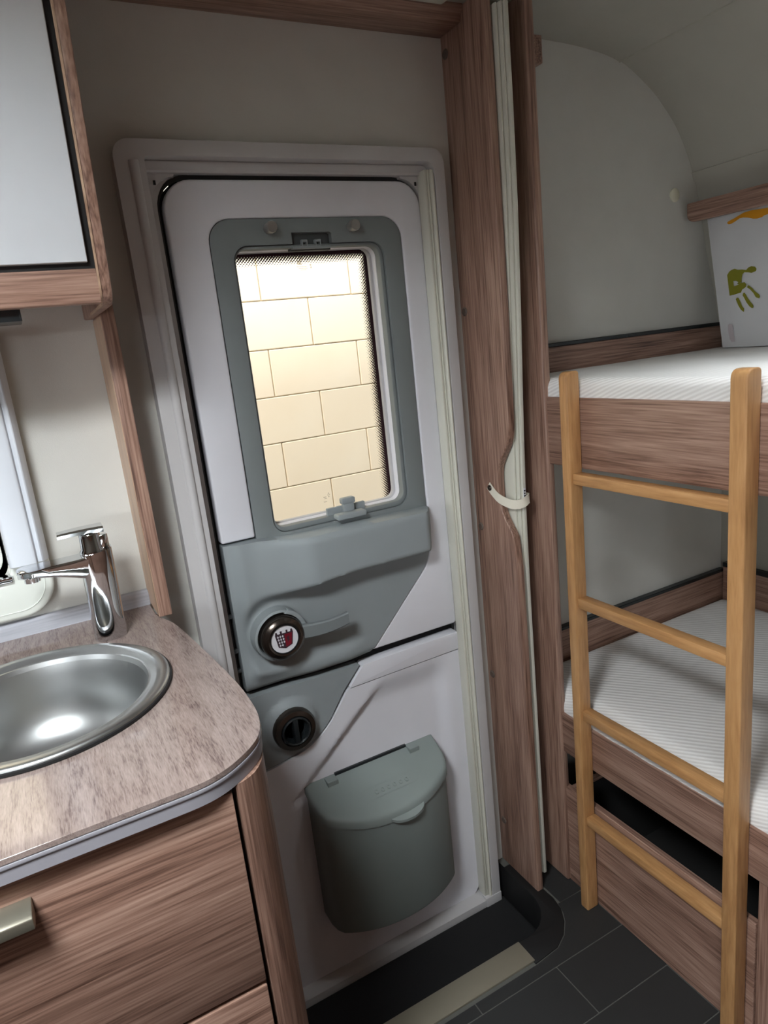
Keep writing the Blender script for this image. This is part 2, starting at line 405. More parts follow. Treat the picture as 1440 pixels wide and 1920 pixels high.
# ---- floor with the entrance well, tiles as pieces
well = [(0.10, WY), (0.10, -0.225), (0.785, -0.225)] + [(0.785 + 0.09 * math.cos(math.radians(a)), -0.135 + 0.09 * math.sin(math.radians(a))) for a in range(-75, 1, 15)] + [(0.875, WY)]
fl_out = [(XF, YO), (1.79, YO), (1.79, WY), (0.875, WY)] + list(reversed(well[:-1])) + [(XF, WY)]
floor = link('floor', fill(fl_out, [], 'z', -0.0009), 'grout', sm=False)
tag(floor, 'dark charcoal tiled floor with thin pale joints', kind='structure')
PY, PX, J = 0.1275, 0.40, 0.0011
for r in range(-1, 15):
    y1 = -0.188 - PY * (r - 1) if r >= 0 else -0.188 + 2 * PY
    y1 = -0.188 + PY * (1 - r); y0 = y1 - PY
    y1 = min(y1, WY)
    off = 0.788 + (0.2 if r % 2 else 0.0)
    for k in range(-9, 5):
        x0 = off + PX * k; x1 = x0 + PX
        x0 = max(x0, XF + 0.01); x1 = min(x1, 1.76)
        ya, yb = y0, y1
        if x1 <= XF or x0 >= 1.74 or x1 - x0 < 0.01: continue
        if yb - ya < 0.01 or yb < YO: continue
        parts = [(x0, x1, ya, yb)]
        if yb > -0.285:                                  # keep clear of the well and its rim
            parts = []
            if x0 < 0.08: parts.append((x0, min(x1, 0.08), ya, yb))
            if x1 > 0.915: parts.append((max(x0, 0.915), x1, ya, yb))
            if abs(ya + 0.3155) < 0.002 and x0 < 0.8 < x1:        # tile cut round the rounded corner of the well
                parts = [p for p in parts if p[1] <= 0.1]
                arc = [(0.785 + rr_ * math.cos(math.radians(q)), -0.135 + rr_ * math.sin(math.radians(q))) for q, rr_ in ((-23, .1345), (-35, .1405), (-45, .144), (-60, .149), (-75, .152))]
                link('tile', prism([(x1 - J, -0.188 - J), (x1 - J, ya + J), (x0 + J, ya + J), (x0 + J, -0.288), (0.76, -0.288)] + list(reversed(arc)), 'z', -0.004, 0.0), 'tile', floor)
            elif ya < -0.29 and x1 > 0.08 and x0 < 0.915: parts.append((max(x0, 0.08), min(x1, 0.915), ya, -0.287))
        for (a, b, c, d) in parts:
            link('tile', box(a + J, b - J, c + J, d - J, -0.004, 0.0, 0.0006, 1), 'tile', floor)
# ---- entrance well (tray) with carpet, rim and threshold strip
tray = thing('entrance_tray', (0.5, -0.1, -0.10), 'black moulded step well with a rounded corner, sunk into the floor at the door', 'step well')
bm = bmesh.new(); n = len(well)
a = [bm.verts.new((p[0], p[1], 0.0)) for p in well]; b = [bm.verts.new((p[0], p[1], -0.10)) for p in well]
for i in range(n - 1): bm.faces.new((a[i], a[i + 1], b[i + 1], b[i]))
bm.faces.new(b)
link('tray_wall', bm, 'black', tray)
rim_o = [(0.755, -0.286)] + [(0.785 + r * math.cos(math.radians(q)), -0.135 + r * math.sin(math.radians(q))) for q, r in ((-75, .150), (-60, .147), (-45, .142), (-30, .137), (-15, .130), (0, .124))] + [(0.909, -0.02), (0.888, -0.02)]
rim_i = [(0.873, -0.02)] + [(0.785 + 0.088 * math.cos(math.radians(q)), -0.135 + 0.088 * math.sin(math.radians(q))) for q in range(0, -91, -15)] + [(0.755, -0.223)]
link('tray_rim', prism(rim_o + rim_i, 'z', -0.003, 0.0022, 0.0012, 2), 'black', tray)
mat_o = rpoly([(0.11, 0.0, 0), (0.11, -0.218, 0.01), (0.868, -0.218, 0.10), (0.868, 0.0, 0.02)], 8)
tag(link('door_mat', prism(mat_o, 'z', -0.100, -0.090, 0.003), 'carpet'), 'black looped carpet mat lying in the step well at the door', 'mat')
tag(link('threshold_strip', prism([(0.10, -0.221), (0.759, -0.221), (0.759, -0.279), (0.10, -0.279)], 'z', -0.002, 0.004, 0.0015), 'strip'),
    'flat beige metal strip edging the floor before the step well', 'edge strip')

# ---- outside: painted block wall and ground seen through the door window
YB = 1.50
bw = link('wall_outside', box(-2.2, 2.75, YB + 0.012, YB + 0.2, -0.6, 2.8), plain('mortar', lin(224, 212, 188), 0.9))
tag(bw, 'cream painted block wall standing outside the door window', kind='structure')
bmats = [block_mat(i) for i in range(3)]
bmesh_cache = {}
for r in range(-2, 9):
    z1 = 1.585 + 0.194 * 3 - 0.194 * r; off = 0.953 + (0.2035 if r % 2 else 0.0)
    for k in range(-7, 4):
        x0 = off + 0.407 * k
        v = random.randrange(3)
        if v not in bmesh_cache:
            o = link('block', box(0.002, 0.405, 0, 0.03, 0.0016, 0.1924, 0.003, 1), bmats[v], bw); bmesh_cache[v] = o
        else:
            o = bmesh_cache[v].copy(); COL.objects.link(o); o.parent = bw
        o.location = (x0, YB + random.uniform(-0.0008, 0.0008), z1 - 0.194)
tag(link('ground', box(-4, 4, 0.06, 3.0, -0.62, -0.6), 'concrete'), 'pale concrete ground outside below the door', kind='structure')

# roof light above the aisle: square frame holding the daylight opening
rl = thing('roof_light', (-0.34, -1.10, 1.976), 'square white framed roof light in the ceiling above the viewer', 'roof light')
link('frame', prism(rrect(-0.58, -0.10, -1.34, -0.86, 0.03, 6), 'z', 1.900, 1.9735, 0.004, 2, holes=[rrect(-0.53, -0.15, -1.29, -0.91, 0.02, 6)]), 'winframe', rl)
rv = thing('added_vent', (1.18, -0.72, 1.976), 'small white vent frame added around the unseen fill lamp above the bunks', 'roof vent')  # unseen vent, added to hold the mattress fill lamp
link('frame', prism(rrect(1.02, 1.34, -0.88, -0.56, 0.02, 6), 'z', 1.940, 1.972, 0.004, 2, holes=[rrect(1.05, 1.31, -0.85, -0.59, 0.015, 6)]), 'winframe', rv)

# unseen seat behind the viewer, added so its high back blocks window light
ds = thing('blocker_seat', (-0.9, -1.6, 0.0), 'unseen brown seat added to block window light, with a high backrest behind the viewer, facing the side window', 'seat')
link('backrest', box(-1.75, -0.10, -1.28, -1.08, 0.0, 1.10, 0.02, 3), 'oak_x', ds)
link('seat', box(-1.75, -0.10, -1.85, -1.28, 0.0, 0.45, 0.02, 3), plain('blocker_fabric', lin(96, 84, 74), 0.95, grain=0.4, gscale=300), ds)

# ================================================================== DOOR FRAME
fr = thing('trim_2', (0.537, 0.0, -0.11), 'moulded grey plastic frame around the entrance door', kind='structure')
link('frame_moulding', prism(rrect(0.217, 0.857, -0.105, 1.738, (0.005, 0.005, 0.028, 0.028)), 'y', -0.020, 0.028, 0.006, 3,
     holes=[rrect(0.266, 0.833, -0.070, 1.713, (0.003, 0.003, 0.018, 0.008))]), 'frame', fr)
# rounded rib on the left jamb
link('rib', prism([(0.240, -0.019)] + [(0.248 + 0.0085 * math.cos(math.radians(q)), -0.019 - 0.007 * math.sin(math.radians(q))) for q in range(180, -1, -30)] + [(0.262, -0.019)], 'z', -0.06, 1.705), 'frame', fr)
# inner rebate frame with rounded top corners and small corner plates
link('rebate', prism(rrect(0.262, 0.838, -0.10, 1.716, 0.01), 'y', 0.028, 0.045, 0.002, 1, holes=[rrect(0.284, 0.824, -0.088, 1.699, (0.03, 0.05, 0.062, 0.062), 8)]), 'frame', fr)
link('rebate', prism([(0.262, 1.694), (0.838, 1.694), (0.838, 1.714), (0.262, 1.714)], 'y', 0.006, 0.028, 0.003, 1), 'frame', fr)
for (cx, s) in ((0.268, 1), (0.824, -1)):
    pts = [(cx, 1.701), (cx + s * 0.055, 1.701), (cx + s * 0.05, 1.690)] + [(cx + s * (0.052 - 0.045 * math.sin(math.radians(q))), 1.645 + 0.045 * math.cos(math.radians(q))) for q in range(0, 91, 15)] + [(cx, 1.64)]
    link('corner_plate', prism(pts, 'y', 0.018, 0.030, 0.001, 1), 'frame', fr)
    link('screw_hole', prism([(cx + s * 0.014, 1.683), (cx + s * 0.018, 1.683), (cx + s * 0.018, 1.676), (cx + s * 0.014, 1.676)], 'y', 0.0165, 0.019), 'black', fr)
link('seal', prism(rrect(0.278, 0.830, -0.094, 1.705, (0.03, 0.05, 0.068, 0.068), 8), 'y', 0.043, 0.058, holes=[rrect(0.290, 0.817, -0.082, 1.692, (0.02, 0.05, 0.055, 0.055), 8)]), plain('door_seal_rubber', lin(84, 84, 83), 0.9, spec=0.1), fr)
# blind track strips on the right jamb
for nm, mt, x0, x1, y0, y1 in (('seal_strip', 'seal', 0.8215, 0.834, 0.014, 0.034), ('track', 'cream', 0.8130, 0.8185, -0.012, 0.018),
                               ('track', 'cream', 0.8192, 0.8235, -0.013, 0.016), ('track', 'cream', 0.8245, 0.8318, -0.0155, 0.012)):
    link(nm, box(x0, x1, y0, y1, -0.066, 1.700, 0.0016, 2), mt, fr)
link('rounded_track', prism([(0.8245 + 0.0036 * (1 + math.cos(math.radians(q))), -0.0155 - 0.0045 * math.sin(math.radians(q))) for q in range(180, -1, -20)], 'z', -0.064, 1.692), 'cream', fr)
link('corner_block', box(0.810, 0.8585, -0.0225, -0.002, -0.105, -0.064, 0.002), 'frame', fr)
link('sill', box(0.262, 0.815, -0.0205, 0.036, -0.103, -0.0725, 0.004), 'frame', fr)

# ================================================================== DOOR LEAF
door = thing('door_1', (0.55, 0.04, -0.09), 'grey two-part entrance door with a window, moulded panels and a round handle', kind='structure')
WIN = (0.411, 0.703, 1.033, 1.566)
link('core', prism(rrect(0.289, 0.8185, -0.080, 1.690, (0.02, 0.05, 0.055, 0.055), 8), 'y', 0.044, 0.066, holes=[rrect(0.405, 0.715, 1.026, 1.573, 0.022)]), plain('door_core_dark', lin(34, 34, 35), 0.9, spec=0.2), door)
# light upper panel
SO = [(0.362, 1.0215), (0.7635, 1.0215)]
up = ([(0.2935, 1.0235)] + [p for p in rrect(0.2935, 0.8165, 0.7045, 1.686, (0.0, 0.008, 0.052, 0.052), 8)[9:]][:] )
ring = rrect(0.2935, 0.8165, 0.7045, 1.686, (0.001, 0.008, 0.052, 0.052), 8)
right_part = ring[9:18]; tr = ring[18:27]; tl = ring[27:36]
upper = [(0.2935, 1.0235)] + list(reversed(tl)) + list(reversed(tr)) + list(reversed(right_part))
upper += [(0.590, 0.7045)] + rpoly([(0.590, 0.7045, 0), (0.760, 0.878, 0.03), (0.7665, 0.96, 0), (0.7665, 1.02, 0)], 6)[1:]
sur = rrect(0.3635, 0.7645, 1.0235, 1.620, (0.0, 0.0, 0.042, 0.042), 8)
sur_top = sur[18:36]
upper += [(0.7655, 1.0235)] + sur_top + [(0.3625, 1.0235)]
link('upper_panel', prism(upper, 'y', 0.018, 0.046, 0.0045, 3), 'leaf', door)
# grey window surround with stepped frame
nr = rrect(0.404, 0.722, 1.018, 1.573, 0.03, 8)
notched = nr[:27] + [(0.6070, 1.573), (0.6070, 1.5905), (0.6030, 1.5935), (0.5235, 1.5935), (0.5235, 1.573)] + nr[27:]
link('window_surround', prism(rrect(0.3645, 0.7635, 1.0035, 1.619, (0.002, 0.002, 0.041, 0.041), 8), 'y', 0.020, 0.046, 0.003, 2,
     holes=[notched]), 'grey_dark', door)
link('inner_bead', prism(rrect(0.4045, 0.7215, 1.0185, 1.5725, 0.03, 8), 'y', 0.026, 0.046, 0.002, 2, holes=[rrect(0.4095, 0.7125, 1.029, 1.5665, 0.022, 8)]), 'grey_dark', door)
# outer window frame (reveal beyond the leaf) and pane
wp = link('window_frame', prism(rrect(0.398, 0.725, 1.010, 1.580, 0.03, 8), 'y', 0.046, 0.086, 0.002, 2, holes=[rrect(0.4095, 0.712, 1.030, 1.566, 0.02, 8)]), 'leaf', door)
link('inner_lip', prism(rrect(0.404, 0.720, 1.016, 1.573, 0.03, 8), 'y', 0.062, 0.072, 0.001, 1, holes=[rrect(0.4115, 0.706, 1.033, 1.5655, 0.02, 8)]), 'frame', wp)
pane = link('window_pane', box(0.40, 0.722, 0.078, 0.082, 1.012, 1.578), glass_mat('door_glass', 0.385, 0.7150, 0.975, 1.5695), door)
# small print marks on the pane
def ghost(name, col, f):
    m, nt, b = newmat(name); tr = nt.nodes.new('ShaderNodeBsdfTransparent'); mx = nt.nodes.new('ShaderNodeMixShader')
    b.inputs['Base Color'].default_value = col; mx.inputs[0].default_value = f
    nt.links.new(tr.outputs[0], mx.inputs[1]); nt.links.new(b.outputs[0], mx.inputs[2])
    nt.links.new(mx.outputs[0], nt.nodes['Material Output'].inputs[0]); return m
pm = bmesh.new()
for (cx, cz, ww, hh) in ((0.5555, 1.5455, .009, .0085), (0.5390, 1.5485, .006, .0012), (0.5760, 1.5475, .006, .0012), (0.560, 1.5375, .022, .0012),
                         (0.5625, 1.5345, .019, .0012), (0.563, 1.5315, .012, .0010), (0.5795, 1.5405, .003, .004), (0.5800, 1.5355, .003, .003)):
    box(cx - ww / 2, cx + ww / 2, 0.0765, 0.0775, cz - hh / 2, cz + hh / 2, 0, 1, pm)
link('print_mark', pm, ghost('faint_print', lin(110, 96, 80), 0.30), pane)
link('print_dot', lathe([(0.0, -0.0005), (0.0045, -0.0005), (0.0045, 0.0005)], (0.5605, 0.0768, 1.5545), 'y', 20), ghost('dot_print', lin(110, 96, 84), 0.42), pane)
pm = bmesh.new()
for (x, z, wv, hv) in ((0.545, 1.0605, .007, .001), (0.5465, 1.0575, .006, .001), (0.545, 1.0500, .0075, .0012), (0.5545, 1.0600, .002, .002)):
    box(x - wv / 2, x + wv / 2, 0.0765, 0.0775, z - hv / 2, z + hv / 2, 0, 1, pm)
link('print_mark', pm, ghost('faint_print_low', lin(120, 104, 84), 0.30), pane)
t = fill([(0.5515, 1.063), (0.5575, 1.063), (0.5545, 1.070)], [[(0.5530, 1.0638), (0.5560, 1.0638), (0.5545, 1.0674)]], 'y', 0.0770)
link('print_triangle', t, ghost('faint_print_triangle', lin(110, 96, 80), 0.35), pane)
# blind catch box on top, two round pins
cb = link('catch_box', box(0.5225, 0.608, 0.034, 0.045, 1.562, 1.595), plain('catch_dark', lin(70, 74, 75), 0.6), door)
link('catch_sill', box(0.5240, 0.6065, 0.024, 0.036, 1.5645, 1.5690, 0.001, 1), 'grey', cb)
for x in (0.545, 0.5735): link('clip', prism([(x, 1.567), (x + .013, 1.567), (x + .013, 1.5815), (x, 1.5815)], 'y', 0.0255, 0.036, 0.001, 1, holes=[[(x + .003, 1.568), (x + .010, 1.568), (x + .010, 1.5765), (x + .003, 1.5765)]]), 'grey', cb)
for x in (0.478, 0.650):
    link('pin', lathe([(0, -0.006), (0.0096, -0.006), (0.0106, -0.0045), (0.0106, 0.010), (0.0085, 0.0125), (0.0085, 0.022)], (x, 0.0, 1.6005), 'y', 32), 'pin', door)
# blind latch at the window bottom
bl = link('latch_plate', prism(rrect(0.528, 0.618, 1.0225, 1.0445, 0.001, 2), 'y', 0.0325, 0.040, 0.001, 1), 'grey', door)
link('latch_knob', prism(rrect(0.561, 0.586, 1.026, 1.062, 0.002, 2), 'y', 0.018, 0.030, 0.0035, 2), 'grey', bl)
link('latch_head', prism(rrect(0.558, 0.589, 1.050, 1.063, 0.003, 3), 'y', 0.0165, 0.031, 0.0025, 2), 'grey', bl)
link('latch_grip', prism(rrect(0.5355, 0.6035, 1.0225, 1.0345, 0.004, 4), 'y', -0.0045, 0.020, 0.003, 3), 'grey', bl)
# moulded handle panel with ledge and scoop
HC = (0.374, 0.817)
def hy(x, z):
    L = sst(0.33, 0.47, x) * (1 - 0.9 * sst(0.728, 0.768, x))
    up_ = 0.916 - 0.012 * sst(0.56, 0.40, x)
    lipm = sst(up_ - 0.016, up_ + 0.004, z)
    y = 0.016 - 0.054 * L * lipm
    # rounded upper edge of the ledge
    if z > 0.996: y += L * 0.012 * (1 - math.sqrt(max(0.0, 1 - ((z - 0.996) / 0.0175) ** 2)))
    # bulge to the left of and below the handle
    d = math.hypot(x - HC[0], z - HC[1])
    side = 0.016 * sst(0.295, 0.325, x) * sst(0.708, 0.745, z)
    scoop_l = sst(0.060, 0.092, d)
    y -= side * scoop_l * (1 - sst(0.375, 0.44, x)) * (1 - lipm * L)
    # ring boss the handle sits in
    if d < 0.060: y -= 0.010 * sst(0.060, 0.050, d)
    # shallow return at the bottom edge
    y -= 0.010 * sst(0.752, 0.722, z) * sst(0.36, 0.46, x) * sst(0.60, 0.52, x)
    y += 0.006 * sst(0.712, 0.703, z)
    return y
hp = rpoly([(0.2935, 1.0195, 0.002), (0.2935, 0.7025, 0.004), (0.585, 0.7025, 0.003), (0.7575, 0.880, 0.035), (0.7645, 0.96, 0), (0.7645, 1.006, 0.006), (0.44, 1.0125, 0), (0.36, 1.0195, 0)], 5)
link('handle_panel', relief(hp, [], 0.0055, hy, 0.050), 'grey', door, ang=60)
# round handle: rosette ring, emblem disc, lever
ros = link('rosette', lathe([(0.0300, -0.034), (0.0310, -0.0372), (0.0345, -0.0380), (0.0425, -0.0340), (0.0455, -0.029), (0.0460, -0.020), (0.0460, 0.006)], (HC[0], 0, HC[1]), 'y', 64), 'gunmetal', door)
link('emblem_bezel', lathe([(0.0285, -0.034), (0.0290, -0.0368), (0.0303, -0.0368), (0.0312, -0.034), (0.0312, -0.028)], (HC[0], 0, HC[1]), 'y', 48), 'gloss_black', ros)
disc = link('emblem_disc', lathe([(0, -0.0352), (0.0288, -0.0350), (0.0288, -0.030)], (HC[0], 0, HC[1]), 'y', 48), 'print_white', ros)
cx, cz = HC; S = 0.0190; E0, E1 = -0.0358, -0.0351
shield = [(-1, .62), (-.92, .98), (-.78, .98), (-.72, .72), (-.42, .72), (-.42, 1.0), (-.22, 1.0), (-.22, .72), (.22, .72), (.22, 1.0), (.42, 1.0), (.42, .72), (.72, .72), (.78, .98), (.92, .98), (1, .62), (.78, -.72), (0, -1.02), (-.78, -.72)]
link('shield', prism([(cx + a * S, cz + b * S) for a, b in shield], 'y', E0, E1), 'print_dark', disc)
link('shield_half', prism([(cx + a * S, cz + b * S) for a, b in ((.04, .58), (.86, .58), (.68, -.62), (.04, -.88))], 'y', E0 - 0.0004, E0), 'print_red', disc)
for rr_ in range(4):
    for cc in range(3):
        a = -.72 + .27 * cc + .05 * rr_; b = .42 - .33 * rr_
        if a > -.06 or b < -.75 + (-.0): continue
        link('lozenge', prism([(cx + (a - .105) * S, cz + b * S), (cx + a * S, cz + (b - .15) * S), (cx + (a + .105) * S, cz + b * S), (cx + a * S, cz + (b + .15) * S)], 'y', E0 - 0.0004, E0), 'print_white', disc)
rmp = [(.34, .30), (.46, .38), (.44, .16), (.60, .20), (.46, -.02), (.58, -.24), (.40, -.18), (.30, -.40), (.30, -.10), (.20, .06)]
link('rampant_figure', prism([(cx + a * S, cz + b * S) for a, b in rmp], 'y', E0 - 0.0008, E0 - 0.0003), 'print_dark', disc)
secs = []
for t in [i / 12 for i in range(13)]:
    x = HC[0] + 0.040 + 0.103 * t; yc = -0.024 - 0.010 * math.sin(math.pi * 0.5 * t); zc = HC[1] + 0.000 + 0.005 * t - 0.004 * math.sin(math.pi * t)
    hh = 0.0155 - 0.0025 * t; th = 0.0065 - 0.001 * t
    secs.append([(x, yc + th * b, zc + hh * a) for a, b in ((-1, -.55), (-.8, -1), (.8, -1), (1, -.55), (1, .6), (.8, 1), (-.8, 1), (-1, .6))])
link('boss_ring', lathe([(0.047, 0.012), (0.0475, -0.012), (0.0505, -0.0165), (0.0545, -0.013), (0.0570, 0.012)], (HC[0], 0, HC[1]), 'y', 64), 'grey', door)
link('lever', loft(secs), plain('lever_grey', lin(120, 126, 128), 0.5, grain=0.1), door)
link('lever_collar', prism([(HC[0] + r * math.cos(math.radians(q)), HC[1] + r * math.sin(math.radians(q))) for r, qs in ((0.0565, range(-14, 76, 10)), (0.0475, range(75, -15, -10))) for q in qs], 'y', -0.020, 0.004, 0.0015), 'grey', door)
# lower half: lock panel, rail, main panel
lk = rpoly([(0.2935, 0.6885, 0.004), (0.553, 0.6815, 0.004), (0.503, 0.628, 0), (0.458, 0.565, 0.03), (0.415, 0.535, 0.05), (0.36, 0.520, 0.03), (0.2935, 0.512, 0.0)], 5)
LC = (0.376, 0.596)
def ly(x, z):
    d = math.hypot(x - LC[0], z - LC[1]); return 0.018 - 0.014 * sst(0.066, 0.048, d) - 0.004 * sst(0.670, 0.682, z) * 0 
link('lock_panel', relief(lk, [], 0.0075, ly, 0.050), 'grey', door, ang=60)
link('lock_ring', lathe([(0.0330, -0.010), (0.0345, -0.0135), (0.0440, -0.0115), (0.0475, -0.004), (0.0475, 0.012)], (LC[0], 0, LC[1]), 'y', 56), 'gunmetal', door)
kn = link('lock_knob', lathe([(0.0, 0.004), (0.0235, 0.004), (0.0265, -0.004), (0.0270, -0.014), (0.0290, -0.0165), (0.0320, -0.0145), (0.0325, -0.004)], (LC[0], 0, LC[1]), 'y', 56), 'gloss_black', door)
link('lock_bar', box(LC[0] - 0.0055, LC[0] + 0.0055, -0.0165, 0.006, LC[1] - 0.0275, LC[1] + 0.0275, 0.002), 'gloss_black', kn)
link('upper_rail', prism(rpoly([(0.560, 0.6795, 0.004), (0.8165, 0.6825, 0.005), (0.8165, 0.6385, 0), (0.520, 0.6350, 0.004)], 4), 'y', 0.014, 0.046, 0.004, 3), 'leaf', door)
lo = rpoly([(0.517, 0.6325, 0.004), (0.8165, 0.636, 0.003), (0.8165, -0.079, 0.05), (0.2935, -0.079, 0.02), (0.2935, 0.509, 0), (0.362, 0.5165, 0.03), (0.418, 0.532, 0.05), (0.462, 0.563, 0.03)], 6)
def lwy(x, z):
    xl = 0.415 + (z - 0.463) * (0.1746 / 0.1505)
    dl = (x - xl) * 0.66
    dep = sst(-0.004, 0.012, dl) * sst(0.785, 0.742, x) * sst(0.640, 0.565, z) * sst(-0.02, 0.05, z)
    if z < 0.463: dep = sst(0.36, 0.40, x) * sst(0.785, 0.742, x) * sst(-0.02, 0.05, z) if z < 0.40 else dep
    return 0.016 + 0.016 * dep
link('lower_panel', relief(lo, [], 0.009, lwy, 0.050), 'leaf', door, ang=60)
for z in (0.868, 0.792, 0.748): link('seal_clip', box(0.281, 0.294, 0.030, 0.040, z - 0.004, z + 0.004, 0.001), 'seal', door)

# ================================================================== WASTE BIN on the door
BX = 0.556
def bplan(off=0.0):
    half = []
    for q in range(0, 11):
        u = q / 10; half.append((0.138 * u, -0.092 + 0.036 * u ** 2.2))
    half += [(0.152, -0.047), (0.162, -0.030), (0.1665, -0.008), (0.1670, 0.033)]
    pts = [(BX - a - off * (a > .01), y - off * (y < .03)) for a, y in reversed(half)] + [(BX + a + off * (a > .01), y - off * (y < .03)) for a, y in half[1:]]
    return pts
wb = thing('waste_bin', (BX, -0.03, 0.075), 'dark grey plastic waste bin with a lid, hung low on the door', 'bin')
def lidz(y): return 0.432 - 0.5 * (0.033 - y)
bp_ = bplan()
bm = loft([[(BX + (x - BX) * .985, y * .97, 0.078 + 0.004) for x, y in bp_], [(x, y, 0.090) for x, y in bp_], [(x, y, lidz(y) - 0.022) for x, y in bp_]])
link('body', bm, 'bin', wb, ang=50)
lp = bplan(0.003)
lid = link('lid', loft([[(x, y, lidz(y) - 0.020) for x, y in lp], [(x, y, lidz(y) - 0.006) for x, y in lp],
     [(BX + (x - BX) * .985, 0.033 + (y - .033) * .965, lidz(0.033 + (y - .033) * .965) - 0.0015) for x, y in lp],
     [(BX + (x - BX) * .955, 0.033 + (y - .033) * .92, lidz(0.033 + (y - .033) * .92)) for x, y in lp]]), 'bin', wb, ang=50)
for x in (0.448, 0.662): link('hinge', prism([(x - .013, 0.032), (x + .013, 0.032), (x + .013, 0.008), (x - .013, 0.008)], 'z', lidz(0.02) - 0.008, lidz(0.02) + 0.0052, 0.001, 1), 'bin', wb)
link('hinge_rail', box(0.461, 0.649, 0.026, 0.034, 0.424, 0.4345, 0.001), 'gloss_black', wb)
tb = [(BX + 0.045 * math.cos(math.radians(q)), -0.088 - 0.020 * math.sin(math.radians(q))) for q in range(180, -1, -15)]
link('tab', loft([[(x + .02, y, lidz(y) - 0.017) for x, y in tb], [(x + .02, y, lidz(y) - 0.011) for x, y in tb]]), 'bin', lid)
pill = rrect(-0.072, 0.072, -0.013, 0.013, 0.0129, 8)
ring_o = [(BX + 0.010 + a, -0.040 + b) for a, b in pill]; ring_i = [(BX + 0.010 + a * .985, -0.040 + b * .92) for a, b in pill]
t = fill(ring_o, [ring_i], 'z', 0)
for v in t.verts: v.co.z = lidz(v.co.y) + 0.0016
link('raised_outline', t, 'bin', lid)
t = bmesh.new()
for k in range(6):
    x = BX - 0.030 + 0.0155 * k
    merge(t, prism(rrect(x, x + 0.009, -0.045, -0.035, 0.004, 4), 'z', 0, 0.0011, holes=[rrect(x + .002, x + .007, -0.043, -0.037, 0.002, 3)]))
for v in t.verts: v.co.z += lidz(v.co.y) + 0.0001
link('embossed_mark', t, 'bin', lid)

# ================================================================== PARTITION PANELS, FOLDING DOOR, STRAP
p1 = thing('partition_panel', (0.902, -0.06, 0.0), 'brown wood-grain partition panel beside the door with a wavy finger cut-out', 'panel')
edge = [(-0.1335, 0.0), (-0.1335, 0.70), (-0.132, 0.86), (-0.1265, 0.918), (-0.120, 0.938), (-0.098, 0.967), (-0.086, 0.995), (-0.083, 1.032), (-0.0845, 1.073), (-0.095, 1.097), (-0.121, 1.136), (-0.1295, 1.17), (-0.132, 1.24), (-0.1335, 1.40), (-0.1335, 1.976)]
edge = [edge[0], edge[1]] + spline(edge[2:13], 5) + edge[13:]
link('board', prism(edge + [(WY, 1.976), (WY, 0.0)], 'x', 0.892, 0.910, 0.003, 3), 'oak_z', p1)
for (y, z) in ((0.0025, 1.915), (0.002, 1.418), (0.0, 0.933), (-0.002, 0.553), (-0.005, 0.133)):
    link('cover_cap', lathe([(0, -0.003), (0.007, -0.003), (0.0095, -0.001), (0.0095, 0.003)], (0.892, y - 0.006, z), 'x', 20), plain('cap_brown', lin(96, 84, 76), 0.5), p1)
p2 = thing('partition_post', (0.989, -0.06, 0.0), 'narrow brown wood-grain post between folding door and bunks', 'post')
link('board', box(0.979, 0.999, -0.147, WY, 0.0, 1.976, 0.005, 3), 'oak_z', p2)
link('end_block', box(0.999, 1.028, -0.133, -0.098, 1.862, 1.911, 0.002), 'oak_y', p2)
fd = thing('folding_door', (0.94, -0.08, 0.03), 'cream pleated folding door pushed together beside the partition', 'folding door')
def fy(z): return -0.121 - 0.032 * sst(0.85, 1.75, z)
for i, (x0, x1, back, fo) in enumerate(((0.9130, 0.9185, -0.03, 0.012), (0.9190, 0.9245, -0.035, 0.004), (0.9250, 0.9345, -0.035, 0.0), (0.9350, 0.9390, -0.035, 0.010))):
    pts = [(fy(z) + fo, z) for z in (0.03, 0.4, 0.8, 1.0, 1.2, 1.4, 1.6, 1.8, 1.952)] + [(back, 1.952), (back, 0.03)]
    link('slat', prism(pts, 'x', x0, x1, 0.0025, 2), 'cream', fd)
link('track', box(0.912, 0.945, -0.30, -0.02, 1.962, 1.974, 0.001), 'cream', fd)
stk = link('sticker', box(0.9265, 0.9330, fy(1.02) - 0.0008, fy(1.02) + 0.001, 0.995, 1.035), 'print_white', fd)
for z, w_ in ((1.028, .004), (1.022, .003), (1.0165, .0045), (1.011, .003), (1.004, .0035)): link('sticker_mark', box(0.9298 - w_ / 2, 0.9298 + w_ / 2, fy(1.02) - 0.0012, fy(1.02), z - 0.0016, z + 0.0016), 'print_black', stk)
st = thing('strap', (0.91, -0.1, 1.0), 'cream leather strap with a snap stud looped around the folding door', 'strap')
path = spline([(0.8890, -0.050, 1.038), (0.8885, -0.066, 1.025), (0.8890, -0.086, 1.013), (0.8960, -0.108, 1.004), (0.907, -0.122, 1.0005), (0.920, -0.1300, 1.003), (0.931, -0.1310, 1.008), (0.939, -0.128, 1.010), (0.9425, -0.116, 1.010), (0.9425, -0.085, 1.010)], 5)
bm = bmesh.new(); rows = []
for i, p in enumerate(path):
    p = Vector(p); t_ = (Vector(path[min(i + 1, len(path) - 1)]) - Vector(path[max(i - 1, 0)])).normalized()
    upv = Vector((0, 0, 1)); upv = (upv - t_ * upv.dot(t_)).normalized(); nn = t_.cross(upv)
    hw = 0.0100
    rows.append([bm.verts.new(p + upv * (hw * a) + nn * (0.0007 * b)) for a, b in ((-1, -1), (1, -1), (1, 1), (-1, 1))])
for a, b in zip(rows, rows[1:]):
    for k in range(4): bm.faces.new((a[k], a[(k + 1) % 4], b[(k + 1) % 4], b[k]))
bm.faces.new(rows[0]); bm.faces.new(rows[-1])
link('band', bm, 'strap', st)
